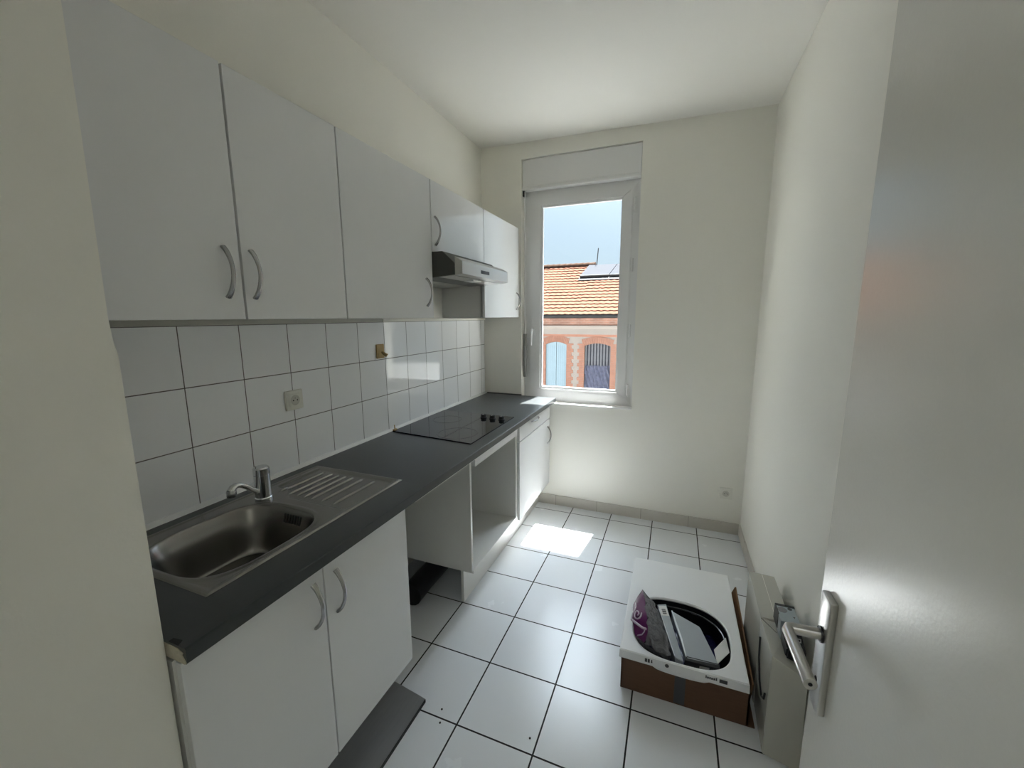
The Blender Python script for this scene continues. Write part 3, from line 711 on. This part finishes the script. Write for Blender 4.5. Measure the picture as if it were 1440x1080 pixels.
# slim clear pack with a barcode
t = thing('slim_pack', 'slim clear pack with a barcode between purple bag and pale grey pack', 'pack', (1.53, -1.39, 0.06))
Q4 = [Vector(p) for p in ((1.548, -1.552, 0.196), (1.580, -1.554, 0.190), (1.508, -1.216, 0.196), (1.470, -1.240, 0.200))]
Q4[0].y = -1.530; Q4[1].y = -1.532
b = BM(); hull8(b, [p + Vector((0.012, 0.0, -0.10)) for p in Q4] + Q4, 0.002); obj('sleeve', b, M['packw'], t)
def on_q(u, v, h=0.0012):
    p = (Q4[3] * (1 - u) + Q4[2] * u) * (1 - v) + (Q4[0] * (1 - u) + Q4[1] * u) * v; return p + Vector((0, 0, h))
def strip(u0, u1, v0, v1, h0, h1):
    b = BM(); hull8(b, [on_q(u0, v1, h0), on_q(u1, v1, h0), on_q(u1, v0, h0), on_q(u0, v0, h0), on_q(u0, v1, h1), on_q(u1, v1, h1), on_q(u1, v0, h1), on_q(u0, v0, h1)]); return b
lb = obj('barcode_label', strip(0.08, 0.92, 0.04, 0.24, 0.0002, 0.0010), M['label'], t)
b = BM()
for k, w_ in enumerate((.012, .006, .012, .018, .006, .012, .006)):
    v0 = 0.105 + k * 0.0165
    hull8(b, [on_q(.30, v0 + w_, .0010), on_q(.74, v0 + w_, .0010), on_q(.74, v0, .0010), on_q(.30, v0, .0010), on_q(.30, v0 + w_, .0014), on_q(.74, v0 + w_, .0014), on_q(.74, v0, .0014), on_q(.30, v0, .0014)])
obj('barcode', b, M['black'], lb)
b = BM(); tube(b, [on_q(0.02, 0.1, 0.001), on_q(0.02, 0.98, 0.001)], 0.0022, 6); obj('film_edge', b, M['sheen'], t)
# purple and clear plastic bag standing up out of the opening
t = thing('plastic_bag', 'crumpled clear and purple plastic bag standing up in the panel opening', 'bag', (1.45, -1.38, 0.06))
V = {k: Vector(p) for k, p in dict(A=(1.403, -1.255, .27), a2=(1.432, -1.41, .26), a3=(1.444, -1.495, .232), L1=(1.366, -1.31, .222), L1b=(1.372, -1.40, .215), L2=(1.392, -1.472, .203),
      B1=(1.427, -1.501, .198), B2=(1.484, -1.532, .200), B3=(1.535, -1.530, .198), R1=(1.520, -1.447, .206), R2=(1.488, -1.340, .212), R3=(1.449, -1.266, .226), Md=(1.494, -1.475, .236), Md2=(1.462, -1.385, .243)).items()}
def fan(polys, sub=3, amp=0.006, depth=0.004):
    b = BM(); vv = {}
    def g_(k):
        if k not in vv: vv[k] = b.verts.new(V[k])
        return vv[k]
    for p in polys: b.faces.new([g_(k) for k in p])
    bmesh.ops.triangulate(b, faces=b.faces)
    bmesh.ops.subdivide_edges(b, edges=b.edges, cuts=sub, use_grid_fill=True)
    crumple(b, amp, 42)
    r = bmesh.ops.extrude_face_region(b, geom=b.faces[:]); bmesh.ops.translate(b, verts=[v for v in r['geom'] if isinstance(v, bmesh.types.BMVert)], vec=(0.0, 0.004, -depth))
    bmesh.ops.recalc_face_normals(b, faces=b.faces); return b
obj('purple_face', fan([('A', 'L1', 'a2'), ('L1', 'L1b', 'a2'), ('L1b', 'L2', 'a2'), ('L2', 'B1', 'a3', 'a2')], amp=0.004), M['purple'], t, True, 60)['label'] = 'purple printed side'
obj('clear_face', fan([('A', 'a2', 'Md2', 'R3'), ('R3', 'Md2', 'R2'), ('a2', 'a3', 'Md'), ('a2', 'Md', 'Md2'), ('Md2', 'Md', 'R1', 'R2'), ('a3', 'B1', 'B2'), ('a3', 'B2', 'Md'), ('Md', 'B2', 'B3', 'R1')], sub=6, amp=0.012), M['film'], t, True, 60)['label'] = 'clear crinkled side'
V.update(l1=Vector((1.39, -1.30, .10)), l2=Vector((1.41, -1.46, .08)), l3=Vector((1.52, -1.50, .08)), l4=Vector((1.47, -1.29, .10)))
obj('lower_bag', fan([('A', 'L1', 'l1'), ('L1', 'L1b', 'L2', 'l2', 'l1'), ('L2', 'B1', 'B2', 'l2'), ('B2', 'B3', 'l3', 'l2'), ('B3', 'R1', 'l3'), ('R1', 'R2', 'l4', 'l3'), ('R2', 'R3', 'l4'), ('R3', 'A', 'l1', 'l4')], sub=1, amp=0.003), M['film'], t, True, 60)
# swirl printed on the purple side
def on_face(u, v):
    # u 0 left edge .. 1 ridge, v 0 top .. 1 bottom
    l = [V['A'], V['L1'], V['L1b'], V['L2'], V['B1']]; r = [V['A'], V['A'].lerp(V['a2'], .5), V['a2'], V['a2'].lerp(V['a3'], .6), V['a3']]
    def at(q, s): s = min(max(s, 0), .9999) * 4; i = int(s); return q[i].lerp(q[i + 1], s - i)
    return at(l, v).lerp(at(r, v), u) + Vector((-0.006, -0.004, 0.006))
b = BM(); tube(b, [on_face(0.02 + .93 * k / 8, 0.52 + 0.30 * k / 8) for k in range(9)], 0.0050, 8)
tube(b, [on_face(0.45 + 0.30 * math.cos(a) * (1 - k / 18), 0.46 + 0.10 * math.sin(a) * (1 - k / 18)) for k in range(15) for a in (k * 0.55,)], 0.0032, 8)
tube(b, [on_face(0.35, .26), on_face(0.36, .32), on_face(0.30, .37), on_face(0.10, .43), on_face(0.02, .52)], 0.0024, 8)
tube(b, [on_face(0.10, .83), on_face(0.45, .88), on_face(0.75, .86), on_face(0.86, .78)], 0.0026, 8)
obj('printed_swirl', b, M['lilac'], t, True, 60)

# grey lacquered units leaning by the right wall
t = thing('narrow_unit', 'nearer of two narrow glossy grey units against the right wall', 'unit', (1.90, -1.54, 0), 'grey units on the floor by the right wall')
b = BM(); hull8(b, [(1.846, -1.636, .001), (1.952, -1.664, .001), (1.965, -1.440, .001), (1.852, -1.436, .001),
                    (1.846, -1.634, .392), (1.945, -1.662, .356), (1.948, -1.440, .380), (1.844, -1.436, .388)], 0.002); obj('body', b, M['greybox'], t)
b = BM(); tube(b, [(1.842, -1.468, .33), (1.840, -1.49, .26), (1.840, -1.53, .20), (1.840, -1.575, .175), (1.842, -1.60, .19), (1.843, -1.605, .215)], 0.0035, 8); obj('cable', b, M['black'], t, True)
b = BM(); tube(b, [(1.846, -1.438, .389), (1.885, -1.50, .3855)], 0.0012, 6); obj('lid_joint', b, M['dark'], t)
t = thing('narrow_unit', 'farther of two narrow glossy grey units against the right wall', 'unit', (1.90, -1.27, 0), 'grey units on the floor by the right wall')
b = BM(); hull8(b, [(1.850, -1.428, .001), (1.966, -1.432, .001), (1.966, -1.125, .001), (1.850, -1.118, .001),
                    (1.846, -1.428, .386), (1.948, -1.432, .386), (1.948, -1.125, .388), (1.850, -1.118, .388)], 0.002); obj('body', b, M['greybox'], t)
b = BM(); tube(b, [(1.898, -1.425, .3865), (1.900, -1.125, .3885)], 0.0008, 6); obj('lid_joint', b, M['plaster'], t)

# small carton and black pouch on top of the nearer unit
t = thing('small_carton', 'small black and blue-grey carton with round icons on the grey unit', 'carton', (1.917, -1.475, .385))
b = BM(); hull8(b, [(1.887, -1.530, .388), (1.950, -1.530, .384), (1.952, -1.432, .384), (1.890, -1.432, .388),
                    (1.886, -1.528, .458), (1.947, -1.528, .458), (1.946, -1.430, .458), (1.888, -1.430, .458)], 0.0015); cb_ = obj('carton', b, M['bluegrey'], t)
b = BM(); box(b, 1.887, 1.948, -1.441, -1.429, .456, .4592); box(b, 1.886, 1.889, -1.49, -1.430, .40, .4592); obj('dark_edge', b, M['black'], t)
b = BM(); tube(b, [(1.904, -1.462, .4582), (1.904, -1.462, .4590)], 0.0155, 20); w = obj('window_blister', b, mat('smoky_blister', (0.20, 0.20, 0.21), 0.3), t)
b = BM(); tube(b, [(1.930, -1.450, .4582), (1.930, -1.450, .4588)], 0.0075, 16); obj('round_icon', b, M['dark'], t)
b = BM(); prism(b, [(1.930, -1.492), (1.938, -1.492), (1.934, -1.502)], 2, .4582, .4588); obj('arrow_icon', b, M['dark'], t)
t = thing('black_pouch', 'black pouch with pale lettering on the grey unit, behind the door handle', 'pouch', (1.92, -1.577, .385))
b = BM(); hull8(b, [(1.885, -1.625, .3895), (1.945, -1.625, .368), (1.950, -1.532, .380), (1.888, -1.532, .3895),
                    (1.890, -1.618, .424), (1.945, -1.618, .424), (1.947, -1.534, .440), (1.890, -1.534, .440)], 0.006); obj('pouch', b, M['black'], t)
text_obj('lettering', 'EI', 0.026, Matrix.Translation((1.930, -1.578, .4325)) @ Matrix.Rotation(math.radians(80), 4, 'Z') @ Matrix.Rotation(math.radians(-6), 4, 'Y'), M['label'], t, 0.0012)

# crumbs on the tiles
for k, (x, y) in enumerate(((0.785, -1.79), (1.062, -1.885), (0.70, -1.905), (0.722, -1.955))):
    b = BM(); lathe(b, x, y, [(0.004, 0.0), (0.004, 0.002), (0.001, 0.003)], 8)
    o = obj('crumb', b, M['speck']); o['group'] = 'crumbs on the floor tiles'
    o['label'] = ['dark crumb on the tile beside a crossing of grout lines, farthest of the specks', 'faint crumb on the tile left of the cardboard box', 'dark crumb just beyond the corner of the flat plinth board', 'crumb right beside the flat plinth board edge'][k]; o['category'] = 'crumb'

# ------------------------------------------------------------------ outside
YF = 14.0
t = thing('building', 'old brick building with terracotta roof across the street', 'building', (-2.4, YF, -4.0))
def bpart(name, b, m, par=None, sm=False): return obj(name, b, m, par or t, sm)
WIN = [(-3.705, -2.790, 0.36), (-2.02, -0.94, 0.325)]        # x0, x1, springing height
# facade with two arched openings, built as courses round them
def arch_z(x, x0, x1, zs, rise=0.115):
    u = (x - (x0 + x1) / 2) / ((x1 - x0) / 2); return zs + rise * (1 - u * u)
b = BM(); box(b, -9, WIN[0][0], YF, YF + 0.4, -4, 0.78); box(b, WIN[0][1], WIN[1][0], YF, YF + 0.4, -4, 0.78); box(b, WIN[1][1], 5, YF, YF + 0.4, -4, 0.78)
for x0, x1, zs in WIN:
    n = 16
    for k in range(n):
        xa, xb = x0 + (x1 - x0) * k / n, x0 + (x1 - x0) * (k + 1) / n
        za, zb_ = arch_z(xa, x0, x1, zs), arch_z(xb, x0, x1, zs)
        hull8(b, [(xa, YF, za), (xb, YF, zb_), (xb, YF + .4, zb_), (xa, YF + .4, za), (xa, YF, .78), (xb, YF, .78), (xb, YF + .4, .78), (xa, YF + .4, .78)])
    box(b, x0, x1, YF, YF + 0.4, -4, -1.75)
bpart('wall', b, M['render'])
for x0, x1, zs in WIN:                                             # toothed brick jambs
    for side in (-1, 1):
        xe = x0 if side < 0 else x1; b = BM()
        z = -1.75; k = 0
        while z < zs + 0.05:
            w_ = 0.30 if k % 4 < 2 else 0.22
            box(b, min(xe, xe + side * w_), max(xe, xe + side * w_), YF - 0.02, YF + 0.1, z, z + 0.062); z += 0.075; k += 1
        bpart('brick_jamb', b, M['vous'])
for x0, x1, zs in WIN:                                             # arch bricks standing on end
    xa0, xa1 = x0 - 0.06, x1 + 0.06; n = 26; b = BM()
    for k in range(n):
        xl = xa0 + (xa1 - xa0) * k / n + 0.004; xr = xa0 + (xa1 - xa0) * (k + 1) / n - 0.004
        lean = ((xl + xr) / 2 - (x0 + x1) / 2) * 0.13
        zl = arch_z(min(max((xl + xr) / 2, x0), x1), x0, x1, zs)
        hull8(b, [(xl, YF - .03, zl), (xr, YF - .03, zl), (xr, YF + .1, zl), (xl, YF + .1, zl),
                  (xl + lean, YF - .03, zl + .27), (xr + lean, YF - .03, zl + .27), (xr + lean, YF + .1, zl + .27), (xl + lean, YF + .1, zl + .27)])
    bpart('arch', b, M['vous'])
b = BM(); box(b, -9, 5, YF - 0.03, YF + 0.3, 0.745, 0.80); box(b, -9, 5, YF - 0.01, YF + 0.3, 0.70, 0.745); bpart('string_course', b, M['vous'])
b = BM(); box(b, -9, 5, YF - 0.05, YF + 0.3, 0.80, 1.02); prism(b, [(YF - 0.05, 1.02), (YF + 0.3, 1.02), (YF + 0.3, 1.16), (YF - 0.14, 1.16), (YF - 0.12, 1.10)], 0, -9, 5); bpart('cornice', b, M['render'])
bpart('frieze', box(BM(), -9, 5, YF - 0.07, YF + 0.3, 1.16, 1.52), M['brick'])
b = BM(); tube(b, [(-9, YF - 0.24, 1.555), (5, YF - 0.24, 1.555)], 0.085, 12); bpart('gutter', b, M['zinc'], None, True)
x0, x1, zs = WIN[0]; xm = (x0 + x1) / 2
for xa, xb in ((x0, xm - 0.010), (xm + 0.010, x1)):
    b = BM(); prism(b, [(xa, -1.75), (xb, -1.75)] + [(xa + (xb - xa) * k / 6, arch_z(xa + (xb - xa) * k / 6, x0, x1, zs) - 0.01) for k in range(6, -1, -1)], 1, YF + 0.05, YF + 0.09)
    sh = bpart('shutter', b, M['shut'])
    b = BM()
    for q in range(1, 5): xx = xa + (xb - xa) * q / 5; box(b, xx - .003, xx + .003, YF + .047, YF + .052, -1.75, zs - 0.02)
    obj('board_joint', b, mat('shutter_joint', (0.22, 0.31, 0.37), 0.8), sh)
bpart('shutter_gap', box(BM(), x0, x1, YF + 0.10, YF + 0.12, -1.75, zs + 0.11), M['darkwin'])
x0, x1, zs = WIN[1]
wn = bpart('window', box(BM(), x0, x1, YF + 0.25, YF + 0.27, -1.75, zs + 0.12), M['darkwin'])
b = BM()
for q in range(9): xx = x0 + 0.04 + (x1 - x0 - 0.08) * q / 8; box(b, xx - .035, xx + .035, YF + .16, YF + .18, -0.55, zs + 0.11)
obj('slats', b, M['bars'], wn)
b = BM(); n = 24
G = [[b.verts.new((x0 + (x1 - x0) * i / n, YF + 0.14 + 0.05 * math.sin(i * 1.7 + j * .6), -1.75 + 1.25 * j / n)) for j in range(n + 1)] for i in range(n + 1)]
for i in range(n):
    for j in range(n): b.faces.new((G[i][j], G[i + 1][j], G[i + 1][j + 1], G[i][j + 1]))
obj('drape', b, M['mesh'], wn, True)
# roof: stepped courses of wavy tiles
YE, ZE, YR, ZR = YF - 0.32, 1.60, 18.0, 4.03
def roof_field(xa, xb, s0, s1, rows):
    b = BM(); per = 0.26; cols = int((xb - xa) / per * 6); Ls = []
    sl = math.hypot(YR - YE, ZR - ZE); nx_ = Vector((0, -(ZR - ZE) / sl, (YR - YE) / sl))
    for r in range(rows):
        for e_, h_ in ((0.0, 0.045), (0.985, 0.012)):
            s = s0 + (s1 - s0) * (r + e_) / rows
            base = Vector((0, YE + (YR - YE) * s, ZE + (ZR - ZE) * s))
            Ls.append([b.verts.new(Vector((xa + (xb - xa) * c / cols, 0, 0)) + base + nx_ * (h_ + 0.010 * math.sin(2 * math.pi * (xa + (xb - xa) * c / cols) / per) + 0.004 * random.random())) for c in range(cols + 1)])
    for A, B in zip(Ls, Ls[1:]):
        for c in range(cols): b.faces.new((A[c], A[c + 1], B[c + 1], B[c]))
    return b
rf = bpart('roof', roof_field(-9, -2.42, 0, 1, 17), M['rooftile'])
SP = 0.66
bpart('roof', roof_field(-2.42, 5, 0, SP, 11), M['rooftile'])
bpart('roof_deck', prism(BM(), [(YE, ZE - 0.1), (YR, ZR - 0.06), (YR + 4, ZE), (YR + 4, ZE - 0.2)], 0, -9, -2.42), M['ridge'])
bpart('roof_deck', prism(BM(), [(YE, ZE - 0.1), (YE + (YR - YE) * .93, ZE + (ZR - ZE) * .93 - .12), (YR + 4, ZE), (YR + 4, ZE - 0.2)], 0, -2.42, 5), M['ridge'])
b = BM()
for k in range(22):
    xx = -9 + k * 0.30; tube(b, [(xx, YR, ZR + 0.02), (xx + 0.32, YR, ZR + 0.035)], [0.13, 0.145], 10)
bpart('ridge_tiles', b, M['ridge'])
def roof_pt(x, s, h): 
    sl = math.hypot(YR - YE, ZR - ZE); return Vector((x, YE + (YR - YE) * s - (ZR - ZE) / sl * h, ZE + (ZR - ZE) * s + (YR - YE) / sl * h))
for xa, xb in ((-2.86, -1.52), (-1.49, 0.1)):
    b = BM(); hull8(b, [roof_pt(xa, .70, .06), roof_pt(xb, .70, .06), roof_pt(xb + .22, .945, .06), roof_pt(xa + .22, .945, .06),
                        roof_pt(xa, .70, .16), roof_pt(xb, .70, .16), roof_pt(xb + .22, .945, .16), roof_pt(xa + .22, .945, .16)])
    f_ = bpart('roof_panel', b, M['solar'])
    b = BM(); tube(b, [roof_pt(xa, .698, .13), roof_pt(xb, .698, .13)], 0.05, 8); obj('panel_frame', b, M['zinc'], f_)
bpart('panel_kerb', (lambda b: hull8(b, [roof_pt(-2.9, .645, .02), roof_pt(5, .645, .02), roof_pt(5, .70, .02), roof_pt(-2.9, .70, .02),
                                       roof_pt(-2.9, .645, .07), roof_pt(5, .645, .07), roof_pt(5, .70, .07), roof_pt(-2.9, .70, .07)]))(BM()), M['zinc'])
b = BM(); tube(b, [(-2.33, YR - .1, ZR - 0.15), (-2.30, YR - .1, ZR + 0.15), (-2.25, YR - .1, ZR + 0.82)], 0.022, 8)
bpart('mast', b, M['zinc'], None, True)
struct('street_ground', box(BM(), -30, 30, 0.35, 40, -4.1, -4.0), M['asphalt'])

# ------------------------------------------------------------------ fill lamp added in the passage, unseen behind the viewpoint
def fill_lamp(label, x, y, z, power, r=0.11, col=(0.90, 0.96, 1.0)):
    t = thing('fill_light', label, 'lamp', (x, y, z))
    b = BM(); lathe(b, x, y, [(0.06, z - 0.02), (0.06, z)], 24); obj('fill_base', b, M['pvc'], t, True)
    m = bpy.data.materials.new('fill_globe_glow'); m.use_nodes = True
    bs = m.node_tree.nodes['Principled BSDF']; bs.inputs['Emission Color'].default_value = (*col, 1); bs.inputs['Emission Strength'].default_value = power
    b = BM(); bmesh.ops.create_uvsphere(b, u_segments=24, v_segments=14, radius=r); bmesh.ops.translate(b, verts=b.verts, vec=(x, y, z - 0.02 - r * 0.95))
    obj('fill_globe', b, m, t, True)
HALL_FILL = 9.0
fill_lamp('round opal fill light added in the passage behind the doorway', 1.35, -3.95, 2.795, HALL_FILL, 0.13)

# ------------------------------------------------------------------ light
wd = bpy.data.worlds.new('sky'); SC.world = wd; wd.use_nodes = True
N = wd.node_tree.nodes; L = wd.node_tree.links
bg = N['Background']
sky = N.new('ShaderNodeTexSky'); sky.sky_type = 'NISHITA'; sky.sun_disc = False
sky.sun_elevation = math.radians(67.5); sky.sun_rotation = math.radians(8); sky.air_density = 1.0; sky.dust_density = 2.5; sky.ozone_density = 1.0
SKY_MUL = 0.066
hs = N.new('ShaderNodeMix'); hs.data_type = 'RGBA'; hs.inputs['Factor'].default_value = 0.72
sc_ = N.new('ShaderNodeMix'); sc_.data_type = 'RGBA'; sc_.blend_type = 'MULTIPLY'; sc_.inputs['Factor'].default_value = 1; sc_.inputs['B'].default_value = (SKY_MUL,) * 3 + (1,)
L.new(sky.outputs['Color'], sc_.inputs['A']); L.new(sc_.outputs['Result'], hs.inputs['A']); hs.inputs['B'].default_value = (0.33, 0.425, 0.505, 1)
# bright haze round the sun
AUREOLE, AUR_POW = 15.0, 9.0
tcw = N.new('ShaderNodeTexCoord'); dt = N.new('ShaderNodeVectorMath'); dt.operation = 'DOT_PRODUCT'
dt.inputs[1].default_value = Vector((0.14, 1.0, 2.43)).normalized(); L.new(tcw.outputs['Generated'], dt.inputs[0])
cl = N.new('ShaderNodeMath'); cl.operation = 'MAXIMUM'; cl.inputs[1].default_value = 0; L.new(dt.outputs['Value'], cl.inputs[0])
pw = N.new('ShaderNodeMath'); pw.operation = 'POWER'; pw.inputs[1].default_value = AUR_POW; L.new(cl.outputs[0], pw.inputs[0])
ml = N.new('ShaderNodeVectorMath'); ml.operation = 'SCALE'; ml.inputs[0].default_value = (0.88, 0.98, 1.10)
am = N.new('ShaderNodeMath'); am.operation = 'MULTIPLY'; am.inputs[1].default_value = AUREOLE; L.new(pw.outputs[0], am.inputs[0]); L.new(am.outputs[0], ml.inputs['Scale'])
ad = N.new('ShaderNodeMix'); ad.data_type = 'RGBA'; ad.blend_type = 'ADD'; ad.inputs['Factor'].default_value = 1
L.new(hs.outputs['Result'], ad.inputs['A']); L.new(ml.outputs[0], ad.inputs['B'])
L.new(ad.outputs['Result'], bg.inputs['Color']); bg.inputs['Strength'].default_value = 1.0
sd = bpy.data.lights.new('sun', 'SUN'); sd.energy = 31.0; sd.angle = math.radians(0.6); sd.color = (1.0, 0.985, 0.965)
so = bpy.data.objects.new('sun', sd); COL.objects.link(so)
so.rotation_euler = Vector((-0.14, -1.0, -2.43)).to_track_quat('-Z', 'Y').to_euler(); so.location = (3, 8, 12)

# ------------------------------------------------------------------ camera
R = [[0.9298980175518423, 0.3677854112522841, -0.00485471143753171], [0.054958099717420494, -0.15198079969309677, -0.9868543174147321], [-0.3636884439030246, 0.9174070676611528, -0.1615394316467699]]
cd = bpy.data.cameras.new('camera'); co = bpy.data.objects.new('camera', cd); COL.objects.link(co)
cd.sensor_width = 36; cd.lens = 576.0176 / 1440 * 36; cd.clip_start = 0.01; cd.clip_end = 200
r, d, f = [Vector(v) for v in R]
mx = Matrix((r, -d, -f)).transposed().to_4x4(); mx.translation = Vector((1.4784, -3.0967, 1.5344)); co.matrix_world = mx
SC.camera = co
SC.view_settings.view_transform = 'Standard'; SC.view_settings.look = 'None'; SC.view_settings.gamma = 1; SC.view_settings.use_curve_mapping = False
SC.view_settings.exposure = 1.07
SC.cycles.max_bounces = 16; SC.cycles.diffuse_bounces = 10; SC.cycles.transparent_max_bounces = 16
SC.cycles.use_denoising = True
SC.cycles.sample_clamp_indirect = 8
